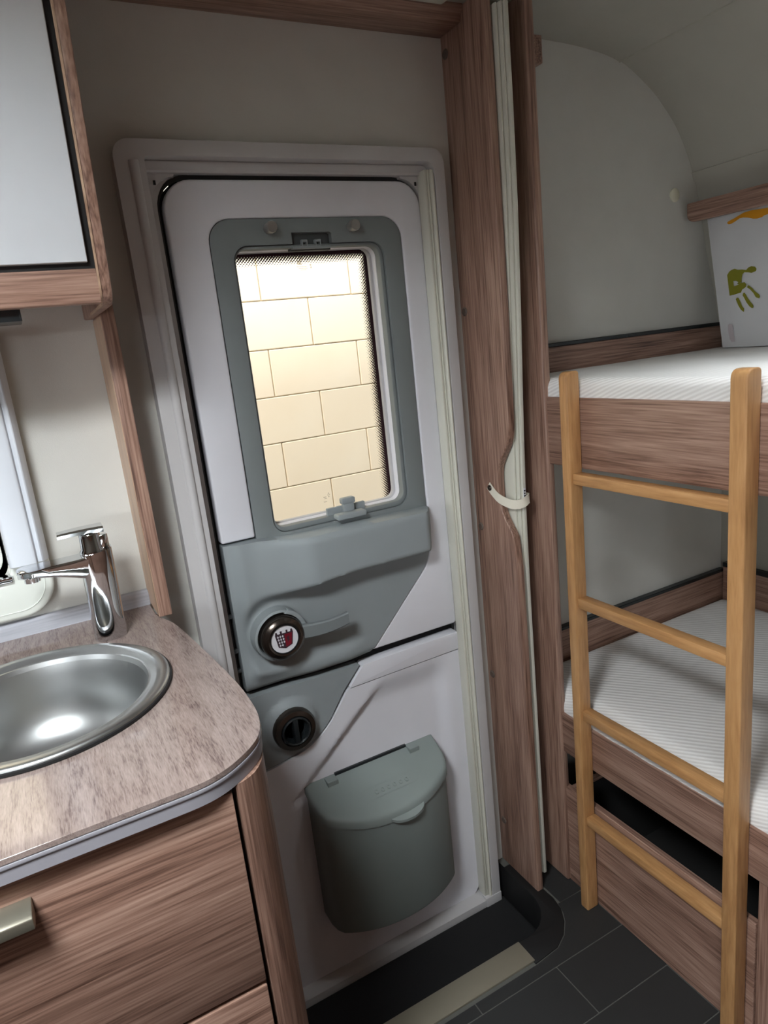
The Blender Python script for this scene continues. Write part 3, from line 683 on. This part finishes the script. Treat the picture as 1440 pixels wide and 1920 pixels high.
link('stud', lathe([(0, -0.003), (0.0045, -0.0028), (0.0065, -0.001), (0.0065, 0.003)], (0.8872, -0.056, 1.033), 'x', 24), 'gunmetal', st)

# wooden pelmet along ceiling above door
tag(link('trim_3', prism([(0.006 - 0.067, 1.948), (WY, 1.948), (WY, 1.976), (0.006 - 0.078, 1.976), (0.006 - 0.078, 1.966), (0.006 - 0.070, 1.962)], 'x', -1.9, 0.892, 0.0015, 2), 'oak_x'),
    'dark wood pelmet running along the ceiling edge above the door', kind='structure')
tag(link('ceiling_vent', prism(rrect(0.70, 0.838, -0.24, -0.082, 0.006, 3), 'z', 1.962, 1.976, 0.003), 'cream'), 'white ceiling fitting cut by the top edge of the picture', 'ceiling fitting')

# ================================================================== KITCHEN: UPRIGHT POST, OVERHEAD CABINET
up_ = thing('upright_board', (0.152, -0.04, 0.95), 'slim wood-grain upright between the kitchen wall and the door frame', 'post')
link('board', box(0.1415, 0.163, -0.095, WY, 0.952, 1.62, 0.002, 2), 'oak_z', up_)
link('edge_strip', box(0.1405, 0.1425, -0.0935, WY, 0.952, 1.4600, 0.0008, 1), 'oak_edge', up_)
oc = thing('overhead_cabinet', (-0.3, -0.15, 1.46), 'white-fronted overhead kitchen cabinet with wood-grain sides and fascia', 'cabinet')
side = rpoly([(-0.262, 1.462, 0.03), (WY - .001, 1.462, 0), (WY - .001, 1.972, 0), (-0.375, 1.972, 0), (-0.276, 1.515, 0.05)], 7)
link('side_panel', prism(side, 'x', 0.1275, 0.1425, 0.0025, 2), 'oak_z', oc)
link('side_edge_strip', prism([(y - 0.0012, z) for y, z in rpoly([(-0.262, 1.462, 0.03), (-0.10, 1.4615, 0), (-0.10, 1.464, 0), (-0.2595, 1.4645, 0.028), (-0.2733, 1.515, 0.048), (-0.3715, 1.972, 0), (-0.375, 1.972, 0), (-0.276, 1.515, 0.05)], 7)], 'x', 0.1262, 0.1290), 'oak_edge', oc)
fas = link('fascia', prism(rpoly([(-0.262, 1.4645, 0.004), (-0.246, 1.4645, 0.002), (-0.252, 1.508, 0.001), (-0.268, 1.508, 0.003)], 3), 'x', -1.6, 0.1265), 'oak_x', oc)
def lean(z): return -0.268 - (z - 1.508) * (0.0985 / 0.465)
link('gap_trim', prism([(lean(1.508) + .006, 1.508), (lean(1.972) + .006, 1.972), (lean(1.972) + .018, 1.972), (lean(1.508) + .018, 1.508)], 'x', -1.6, 0.127), 'black', oc)
link('door_panel', prism([(lean(1.5155) - .002, 1.5155), (lean(1.970) - .002, 1.970), (lean(1.970) + .012, 1.970), (lean(1.5155) + .012, 1.5155)], 'x', -0.75, 0.1185, 0.001, 1), 'white', oc)
link('bottom_board', box(-1.6, 0.1275, -0.25, WY - 0.002, 1.488, 1.500), 'oak_x', oc)
tag(link('under_cabinet_lamp', prism(rrect(-0.40, 0.028, -0.245, -0.18, 0.004, 3), 'z', 1.450, 1.4875, 0.003), 'gloss_black'), 'slim black lamp strip under the overhead cabinet', 'lamp')

# ================================================================== WORKTOP, SINK, FAUCET
wt = thing('worktop', (-0.2, -0.3, 0.922), 'glossy grey-brown wood-effect worktop with a rounded corner', 'worktop')
top = spline([(0.1385, -0.07), (0.1465, -0.100), (0.159, -0.150), (0.173, -0.287), (0.182, -0.402), (0.1835, -0.475), (0.1785, -0.532), (0.162, -0.573), (0.128, -0.603), (0.092, -0.6175), (0.044, -0.6195)], 5)
top = [(-0.95, WY - 0.001), (0.1385, WY - 0.001), ] + top + [(-0.95, -0.618)]
SC, SR = (-0.058, -0.300), 0.172
hole = [(SC[0] + 0.155 * math.cos(2 * math.pi * i / 48), SC[1] + 0.155 * math.sin(2 * math.pi * i / 48)) for i in range(48)]
link('top_board', prism(top, 'z', 0.9435, 0.950, 0.001, 1, holes=[hole]), 'laminate', wt)
def inset(pts, d):
    c = Vector((-0.4, -0.25)); out = []
    n = len(pts)
    for i, p in enumerate(pts):
        a = Vector(pts[i - 1]); b = Vector(pts[(i + 1) % n]); t_ = (b - a).normalized(); nn = Vector((-t_.y, t_.x))
        if nn.dot(c - Vector(p)) < 0: nn = -nn
        q = Vector(p) + nn * d; out.append((q.x, q.y))
    return out
link('edge_band', prism(inset(top, 0.0012), 'z', 0.9225, 0.9437, 0.0015, 1, holes=[hole]), 'band', wt)
link('edge_bead', prism(inset(top, -0.0006), 'z', 0.9385, 0.9425, 0.0012, 2, holes=[hole]), 'band', wt)
link('upstand', prism([(WY - .0005, 0.949), (-0.0055, 0.949), (-0.0045, 0.972), (0.002, 0.977), (WY - .0005, 0.977)], 'x', -0.95, 0.1405, 0.001, 1), 'splash', wt)
sk = thing('sink', (SC[0], SC[1], 0.95), 'round brushed steel sink with a black gasket, set in the worktop', 'sink')
link('gasket', lathe([(SR + 0.001, 0.0), (SR + 0.0035, 0.001), (SR + 0.0035, 0.0045), (SR - 0.004, 0.0060)], (SC[0], SC[1], 0.950), 'z', 96), 'black', sk)
link('rim', lathe([(SR + 0.001, 0.0045), (SR + 0.0005, 0.0075), (SR - 0.003, 0.0090), (SR - 0.016, 0.0090), (SR - 0.0185, 0.0065), (SR - 0.022, 0.0060), (SR - 0.0245, 0.0035), (SR - 0.0285, 0.0030), (SR - 0.031, -0.004)], (SC[0], SC[1], 0.950), 'z', 96), 'steel', sk, ang=60)
bowl = [(SR - 0.031, -0.004), (SR - 0.034, -0.020), (SR - 0.037, -0.055), (SR - 0.044, -0.082), (SR - 0.058, -0.104), (SR - 0.080, -0.118), (0.06, -0.124), (0.030, -0.126), (0.0, -0.126)]
link('bowl', lathe(bowl, (SC[0], SC[1], 0.950), 'z', 96), 'steel', sk, ang=60)
link('drain', lathe([(0.0, -0.124), (0.022, -0.1235), (0.030, -0.1245), (0.030, -0.127)], (SC[0], SC[1], 0.950), 'z', 40), 'chrome', sk)

fc = thing('faucet', (0.058, -0.112, 0.95), 'chrome single-lever mixer tap standing behind the sink', 'tap')
def sup(cx, cy, a, b, z, e=3.0, n=40, tilt=0.0, zf=None):
    out = []
    for i in range(n):
        q = 2 * math.pi * i / n; c, s = math.cos(q), math.sin(q)
        x = cx + a * math.copysign(abs(c) ** (2 / e), c); y = cy + b * math.copysign(abs(s) ** (2 / e), s)
        out.append((x, y, zf(x, y) if zf else z))
    return out
ftop = lambda x, y: 1.094 + (x - 0.035) * 0.16
link('body', loft([sup(0.058, -0.112, .0255, .0250, 0.950, 2.2), sup(0.058, -0.112, .0258, .0252, 0.953, 2.3), sup(0.059, -0.112, .0256, .0248, 1.00, 2.4), sup(0.060, -0.112, .0256, .0240, 1.05, 2.7),
                   sup(0.0605, -0.112, .0256, .0236, 1.08, 3.0), sup(0.0605, -0.112, .0256, .0232, 0, 3.2, zf=ftop)]), 'chrome', fc, ang=50)
secs = []
for t_ in [i / 14 for i in range(15)]:
    x = 0.066 - 0.121 * t_
    zt = (ftop(x, 0) if x > 0.035 else 1.094 - (0.035 - x) * 0.02) - 0.0004; th = 0.036 * (1 - t_) ** 1.7 + 0.0125; wd = 0.0225 + 0.003 * sst(.5, 1, t_)
    if t_ > 0.9: wd *= (1 - ((t_ - .9) / .1) ** 2 * 0.55)
    secs.append([(x, -0.112 + wd * b, zt - th * (1 - a) / 2) for a, b in ((1, -.9), (1, .9), (.75, 1), (-.4, .95), (-.9, .7), (-1, .4), (-1, -.4), (-.9, -.7), (-.4, -.95), (.75, -1))])
link('spout', loft(secs), 'chrome', fc, ang=50)
link('aerator', lathe([(0.0, -0.010), (0.0085, -0.010), (0.0118, -0.009), (0.0122, 0.004)], (-0.036, -0.112, 1.079), 'z', 32), 'chrome', fc)
link('cartridge', lathe([(0.0195, -0.008), (0.0195, 0.0), (0.0165, 0.004), (0.0160, 0.026), (0.0145, 0.0285), (0.0, 0.0285)], (0.0575, -0.112, 1.1000), 'z', 40), 'chrome', fc, ang=50)
link('cartridge_stop', lathe([(0.0085, 0.0), (0.0085, 0.020), (0.0075, 0.0215), (0.0, 0.0215)], (0.0755, -0.112, 1.1010), 'z', 28), 'chrome', fc, ang=50)
secs = []
for t_ in [i / 10 for i in range(11)]:
    x = 0.079 - 0.068 * t_; z = 1.1335 + 0.0035 * t_ - 0.004 * t_ * t_; wd = 0.0180 - 0.005 * t_; th = 0.0050 - 0.001 * t_
    secs.append([(x, -0.112 + wd * b, z + th * a) for a, b in ((1, -.85), (1, .85), (.3, 1), (-1, .8), (-1, -.8), (.3, -1))])
link('lever', loft(secs), 'chrome', fc)

# ================================================================== BASE CABINET
bc = thing('base_cabinet', (-0.3, -0.3, 0.0), 'brown wood-grain kitchen base cabinet under the worktop', 'cabinet')
FY = -0.605
cp = [(0.1235, FY + 0.002)] + [(0.1235 + 0.0505 * math.sin(math.radians(q)), FY + 0.002 + 0.075 * (1 - math.cos(math.radians(q)))) for q in range(10, 91, 10)] + [(0.174, -0.48), (0.160, -0.48), (0.156, -0.52), (0.148, -0.55), (0.1235, -0.575)]
link('corner_post', prism(cp, 'z', 0.0, 0.9225), 'oak_z', bc)
link('side_panel', prism([(0.174, -0.4805), (0.174, -0.30), (0.150, -0.10), (0.150, WY - .001), (0.135, WY - .001), (0.135, -0.10), (0.160, -0.30), (0.160, -0.4805)], 'z', 0.0, 0.9225), 'oak_z', bc)
link('carcass', box(-0.95, 0.1215, -0.585, -0.55, 0.06, 0.9225), 'black', bc)
d1 = link('drawer_front', box(-0.48, 0.1185, FY, -0.585, 0.6605, 0.9165, 0.0015, 2), 'oak_x', bc)
d2 = link('drawer_front', box(-0.48, 0.1185, FY, -0.585, 0.360, 0.6540, 0.0022, 2), 'oak_x', bc)
link('drawer_front', box(-0.48, 0.1185, FY, -0.585, 0.070, 0.3540, 0.0022, 2), 'oak_x', bc)
for d_, z in ((d1, 0.874), (d2, 0.600)):
    link('handle', prism([(FY, z - 0.002), (FY - 0.020, z - 0.0005), (FY - 0.028, z + 0.002), (FY - 0.0285, z + 0.014), (FY - 0.024, z + 0.0165), (FY, z + 0.018)], 'x', -0.24, -0.0865, 0.0012, 2), 'handle', d_)

# ================================================================== KITCHEN WINDOW
kw = thing('window_1', (-0.46, 0.0, 0.985), 'white framed kitchen window with a roller blind cassette beside the tap', kind='structure')
link('outer_frame', prism(rrect(-0.93, -0.0075, 0.985, 1.455, 0.055, 10), 'y', -0.014, WY + 0.004, 0.006, 3, holes=[rrect(-0.868, -0.0665, 1.048, 1.395, 0.03, 8)]), 'winframe', kw)
link('groove_ring', prism(rrect(-0.921, -0.0200, 0.9975, 1.445, 0.046, 10), 'y', -0.0155, -0.012, 0.001, 1, holes=[rrect(-0.919, -0.0216, 0.999, 1.4435, 0.0445, 10)]), 'winframe', kw)
cs = link('blind_side', prism([(-0.0665, -0.006), (-0.0665, -0.034), (-0.060, -0.0385), (-0.028, -0.0385), (-0.0245, -0.036), (-0.0245, -0.030), (-0.016, -0.034), (-0.008, -0.022), (-0.0065, -0.006)], 'z', 1.079, 1.452, 0.0015, 1), 'cassette', kw)
link('slot', box(-0.0685, -0.0672, -0.030, -0.0285, 1.085, 1.145), 'gloss_black', cs)
link('lower_rail', box(-0.868, -0.0665, -0.021, 0.002, 1.052, 1.063, 0.002), 'chrome', kw)
link('inner_sash', prism(rrect(-0.866, -0.068, 1.050, 1.393, 0.03, 8), 'y', 0.012, 0.040, 0.002, 1, holes=[rrect(-0.84, -0.083, 1.075, 1.37, 0.05, 8)]), 'winframe', kw)
link('window_pane', box(-0.866, -0.070, 0.030, 0.034, 1.050, 1.393), glass_mat('kitchen_glass', -0.84, -0.083, 1.075, 1.37), kw)

# ================================================================== BUNKS
BXF = 0.985; YN = -1.95
ub = thing('upper_bunk', (1.38, -0.9, 1.08), 'upper wood-grain bunk with a deep front board', 'bunk bed')
link('front_board', box(BXF, BXF + 0.020, YN, -0.140, 1.080, 1.2245, 0.002, 2), 'oak_y', ub)
link('base', box(BXF + 0.020, 1.745, YN, WY - 0.002, 1.172, 1.2045), 'wall', ub)
wb2 = link('wall_board', box(1.000, 1.741, -0.004, WY - 0.0005, 1.150, 1.319, 0.001, 1), 'oak_x', ub)
link('cap_strip', box(1.000, 1.741, -0.0065, WY - 0.0005, 1.319, 1.3285, 0.0015, 1), 'gloss_black', wb2)
lb = thing('lower_bunk', (1.38, -0.9, 0.37), 'lower wood-grain bunk with a shallow front board', 'bunk bed')
link('front_board', box(BXF, BXF + 0.020, YN, -0.145, 0.372, 0.4745, 0.003, 2), 'oak_y', lb)
link('base', box(BXF + 0.020, 1.768, YN, WY - 0.002, 0.398, 0.425), 'shade_in', lb)
wb3 = link('wall_board', box(1.000, 1.7665, -0.004, WY - 0.0005, 0.425, 0.597, 0.001, 1), 'oak_x', lb)
link('cap_strip', box(1.000, 1.7665, -0.0065, WY - 0.0005, 0.597, 0.6065, 0.0015, 1), 'gloss_black', wb3)
rb = link('rear_board', box(1.752, 1.768, YN, -0.010, 0.425, 0.617, 0.001, 1), 'oak_y', lb)
link('cap_strip', box(1.749, 1.768, YN, -0.010, 0.617, 0.630, 0.0015, 1), 'gloss_black', rb)

def mattress(x0, x1, y0, y1, z0, z1, r, seed, crown=0.0):
    bm = bmesh.new(); nx, ny = 26, 60; rnd = random.Random(seed)
    def rowpts(x0, x1, y0, y1, z, rad=0.03):
        return [(x, y, z) for x, y in rrect(x0, x1, y0, y1, rad, 6)]
    secs = []
    for k in range(0, 7):
        q = math.radians(90.0 * k / 6); i = r * (1 - math.sin(q)) ; zz = z0 + r - r * math.cos(q)
        secs.append((r * (1 - math.sin(q)), zz))
    for k in range(0, 7):
        q = math.radians(90.0 * k / 6); secs.append((r * (1 - math.cos(q)), z1 - r + r * math.sin(q)))
    t = loft([rowpts(x0 + i, x1 - i, y0 + i, y1 - i, z, 0.03 - min(i, .02)) for i, z in secs], True)
    # subdivide the top for a slight crown and creases
    topf = [f for f in t.faces if f.normal.z > 0.95]
    s = 0.035
    x = x0 + s
    def cut(co, no): bmesh.ops.bisect_plane(t, geom=t.verts[:] + t.edges[:] + t.faces[:], plane_co=co, plane_no=no)
    while x < x1: cut((x, 0, 0), (1, 0, 0)); x += s
    y = y0 + s
    while y < y1: cut((0, y, 0), (0, 1, 0)); y += s * 1.4
    for v in t.verts:
        if v.co.z > z1 - r:
            e = min(v.co.x - x0, x1 - v.co.x, v.co.y - y0, y1 - v.co.y)
            v.co.z += crown * sst(0, 0.2, e) + 0.0018 * math.sin(v.co.x * 23 + seed) * math.sin(v.co.y * 17 + seed * 2) * sst(0, .06, e)
        elif v.co.z > z0 + 0.005:
            v.co.x += 0.0012 * math.sin(v.co.y * 60 + v.co.z * 90 + seed)
    return t
tag(link('mattress', mattress(0.990, 1.742, YN + 0.01, -0.006, 1.205, 1.2625, 0.020, 3), 'sheet', ang=70), 'thin mattress under a white sheet on the upper bunk', 'mattress')
tag(link('mattress', mattress(0.992, 1.750, YN + 0.01, -0.006, 0.4255, 0.530, 0.045, 5), 'sheet', ang=70), 'mattress in a white ribbed sheet on the lower bunk', 'mattress')
# storage box under the lower bunk
sb = thing('storage_box', (1.35, -0.35, 0.0), 'open wood-grain storage box under the lower bunk', 'storage box')
link('front_panel', box(0.988, 1.004, -0.640, -0.140, 0.0, 0.2715, 0.0015, 1), 'oak_y', sb)
link('end_panel', box(1.004, 1.765, -0.656, -0.640, 0.0, 0.36, 0.001, 1), 'oak_x', sb)
link('end_panel', box(1.004, 1.70, -0.156, -0.140, 0.0, 0.262, 0.001, 1), 'oak_x', sb)
link('shade_lining', box(1.004, 1.70, -0.1585, -0.156, 0.012, 0.255), 'shade_in', sb)  # dark sheets put over the wood where the box is only in shade
link('shade_lining', box(1.004, 1.0065, -0.640, -0.1585, 0.012, 0.262), 'shade_in', sb)
link('bottom_panel', box(1.004, 1.765, -0.640, -0.156, 0.001, 0.012), 'shade_in', sb)
link('back_panel', box(1.70, 1.716, -0.640, -0.156, 0.012, 0.398), 'shade_in', sb)
link('leg_panel', box(0.993, 1.010, -0.668, -0.641, 0.0, 0.371, 0.001, 1), 'oak_z', sb)

# ladder
ld = thing('ladder', (0.968, -0.42, 0.0), 'light beech wood bunk ladder with four rungs leaning on the upper bunk', 'ladder')
for (ya, yb) in ((-0.2450, -0.2215), (-0.6265, -0.5970)):
    o = rpoly([(0.9515, 0.0, 0), (0.9845, 0.0, 0), (0.9845, 1.279, 0.008), (0.9515, 1.279, 0.028)], 8)
    link('stile', prism(o, 'y', ya, yb, 0.0025, 3), 'beech_z', ld)
for zt in (1.0745, 0.8040, 0.5360, 0.2610):
    link('rung', box(0.9575, 0.9835, -0.5972, -0.2448, zt - 0.0225, zt, 0.0025, 2), 'beech_y', ld)

# rear shelf, pillow, wall cap
sh = thing('wall_shelf', (1.66, -0.9, 1.585), 'dark wood shelf with a rounded end along the rear wall above the pillow', 'shelf')
link('front_board', prism(rpoly([(-0.004, 1.631, 0.004), (-0.004, 1.5845, 0.030), (YN, 1.5845, 0), (YN, 1.631, 0)], 8), 'x', 1.598, 1.614, 0.003, 2), 'oak_y', sh)
link('shelf_board', box(1.614, 1.664, YN, -0.004, 1.615, 1.630), 'oak_y', sh)
tag(link('blanking_disc', lathe([(0, -0.006), (0.012, -0.0055), (0.0165, -0.003), (0.0165, 0.0)], (1.572, WY, 1.655), 'y', 32), plain('disc_cream', lin(232, 229, 208), 0.4)), 'round cream cap on the wall beside the rear shelf', 'cap')
pw = thing('pillow', (1.67, -0.3, 1.263), 'white pillow with olive and orange handprints propped against the rear wall', 'pillow')
PT, PB = 1.598, 1.2645
def pleft(z): return -0.0145 - (1.580 - z) * 0.18
def pfront(y, z):
    u = (pleft(z) - y); v = z - PB
    return 1.660 - 0.012 * (1.58 - z) / 0.3 - 0.012 * sst(0, 0.16, u) * sst(-.02, 0.10, v) * 1.0
ny, nz = 40, 24; t = bmesh.new(); F = []; B = []
for j in range(nz + 1):
    z = PB + (PT - PB) * j / nz; rf, rb_ = [], []
    for i in range(ny + 1):
        y = pleft(z) - 0.62 * i / ny
        e = min(i / ny, 1 - i / ny, 0.25) / 0.25
        wob = 0.0018 * math.sin(y * 40 + z * 25) + 0.0012 * math.sin(z * 70 - y * 22)
        pin = (1 - sst(0, 0.05, min(i, ny - i) / ny)) * 0.006
        rf.append(t.verts.new((pfront(y, z) + wob * e + pin, y, z))); rb_.append(t.verts.new((1.669 + 0.05 * (1.6 - z) / 0.33 + pin * 0.1, y, z)))
    F.append(rf); B.append(rb_)
for j in range(nz):
    for i in range(ny):
        t.faces.new((F[j][i], F[j][i + 1], F[j + 1][i + 1], F[j + 1][i])); t.faces.new((B[j][i], B[j + 1][i], B[j + 1][i + 1], B[j][i + 1]))
for j in range(nz):
    for i in (0, ny): t.faces.new((F[j][i], B[j][i], B[j + 1][i], F[j + 1][i]))
for i in range(ny):
    for j in (0, nz): t.faces.new((F[j][i], F[j][i + 1], B[j][i + 1], B[j][i]))
pcase = link('pillowcase', t, 'pillow', pw, ang=70)
def printed(name, px, mat, hole=None):
    def cv(q):
        p = at(q[0], q[1], 'x', 1.655); return (p.y, p.z)
    bm = fill([cv(q) for q in px], [[cv(q) for q in hole]] if hole else [], 'x', 0)
    ys = [v.co.y for v in bm.verts]; zs = [v.co.z for v in bm.verts]
    for k in range(1, 8):
        yy = min(ys) + (max(ys) - min(ys)) * k / 8; zz = min(zs) + (max(zs) - min(zs)) * k / 8
        for co, no in (((0, yy, 0), (0, 1, 0)), ((0, 0, zz), (0, 0, 1))):
            bmesh.ops.bisect_plane(bm, geom=bm.verts[:] + bm.edges[:] + bm.faces[:], plane_co=co, plane_no=no)
    for v in bm.verts: v.co.x = pfront(v.co.y, v.co.z) - 0.0032
    return link(name, bm, mat, pcase)
def c6(L): return [(1320 + a / 8.0, 380 + b / 8.0) for a, b in L]
printed('handprint', c6([(370, 1085), (400, 1035), (440, 1005), (490, 990), (540, 1002), (620, 1000), (680, 1005), (710, 970), (760, 948), (820, 955), (845, 985), (838, 1020), (790, 1040), (765, 1050), (720, 1042), (650, 1040), (620, 1070), (608, 1120), (604, 1190), (570, 1200), (620, 1195), (655, 1188), (682, 1215), (680, 1255), (650, 1280), (615, 1300), (600, 1345), (540, 1360), (480, 1380), (415, 1392), (395, 1260)]), 'olive',
        hole=c6([(470, 1172), (520, 1170), (555, 1190), (530, 1212), (560, 1222), (520, 1240), (482, 1250)]))
printed('handprint', c6([(515, 1445), (535, 1418), (562, 1425), (590, 1480), (620, 1545), (655, 1585), (650, 1635), (600, 1600), (560, 1540)]), 'olive')
printed('handprint', c6([(625, 1385), (635, 1350), (660, 1345), (680, 1375), (710, 1425), (760, 1485), (800, 1530), (805, 1560), (785, 1578), (740, 1550), (690, 1490), (650, 1420)]), 'olive')
printed('handprint', c6([(695, 1265), (710, 1235), (735, 1240), (780, 1275), (830, 1325), (890, 1370), (908, 1400), (895, 1428), (840, 1412), (800, 1350), (740, 1290)]), 'olive')
printed('handprint', c6([(358, 310), (362, 290), (400, 268), (470, 235), (540, 195), (620, 150), (760, 110), (940, 85), (1060, 60), (1060, 150), (945, 190), (915, 215), (840, 238), (780, 240), (700, 225), (620, 222), (560, 235), (500, 275), (430, 315), (385, 325)]), 'orange')
printed('handprint', c6([(395, 1830), (420, 1808), (450, 1812), (472, 1850), (480, 1930), (495, 2010), (500, 2080), (455, 2085), (425, 2040), (400, 1920)]), 'mauve')
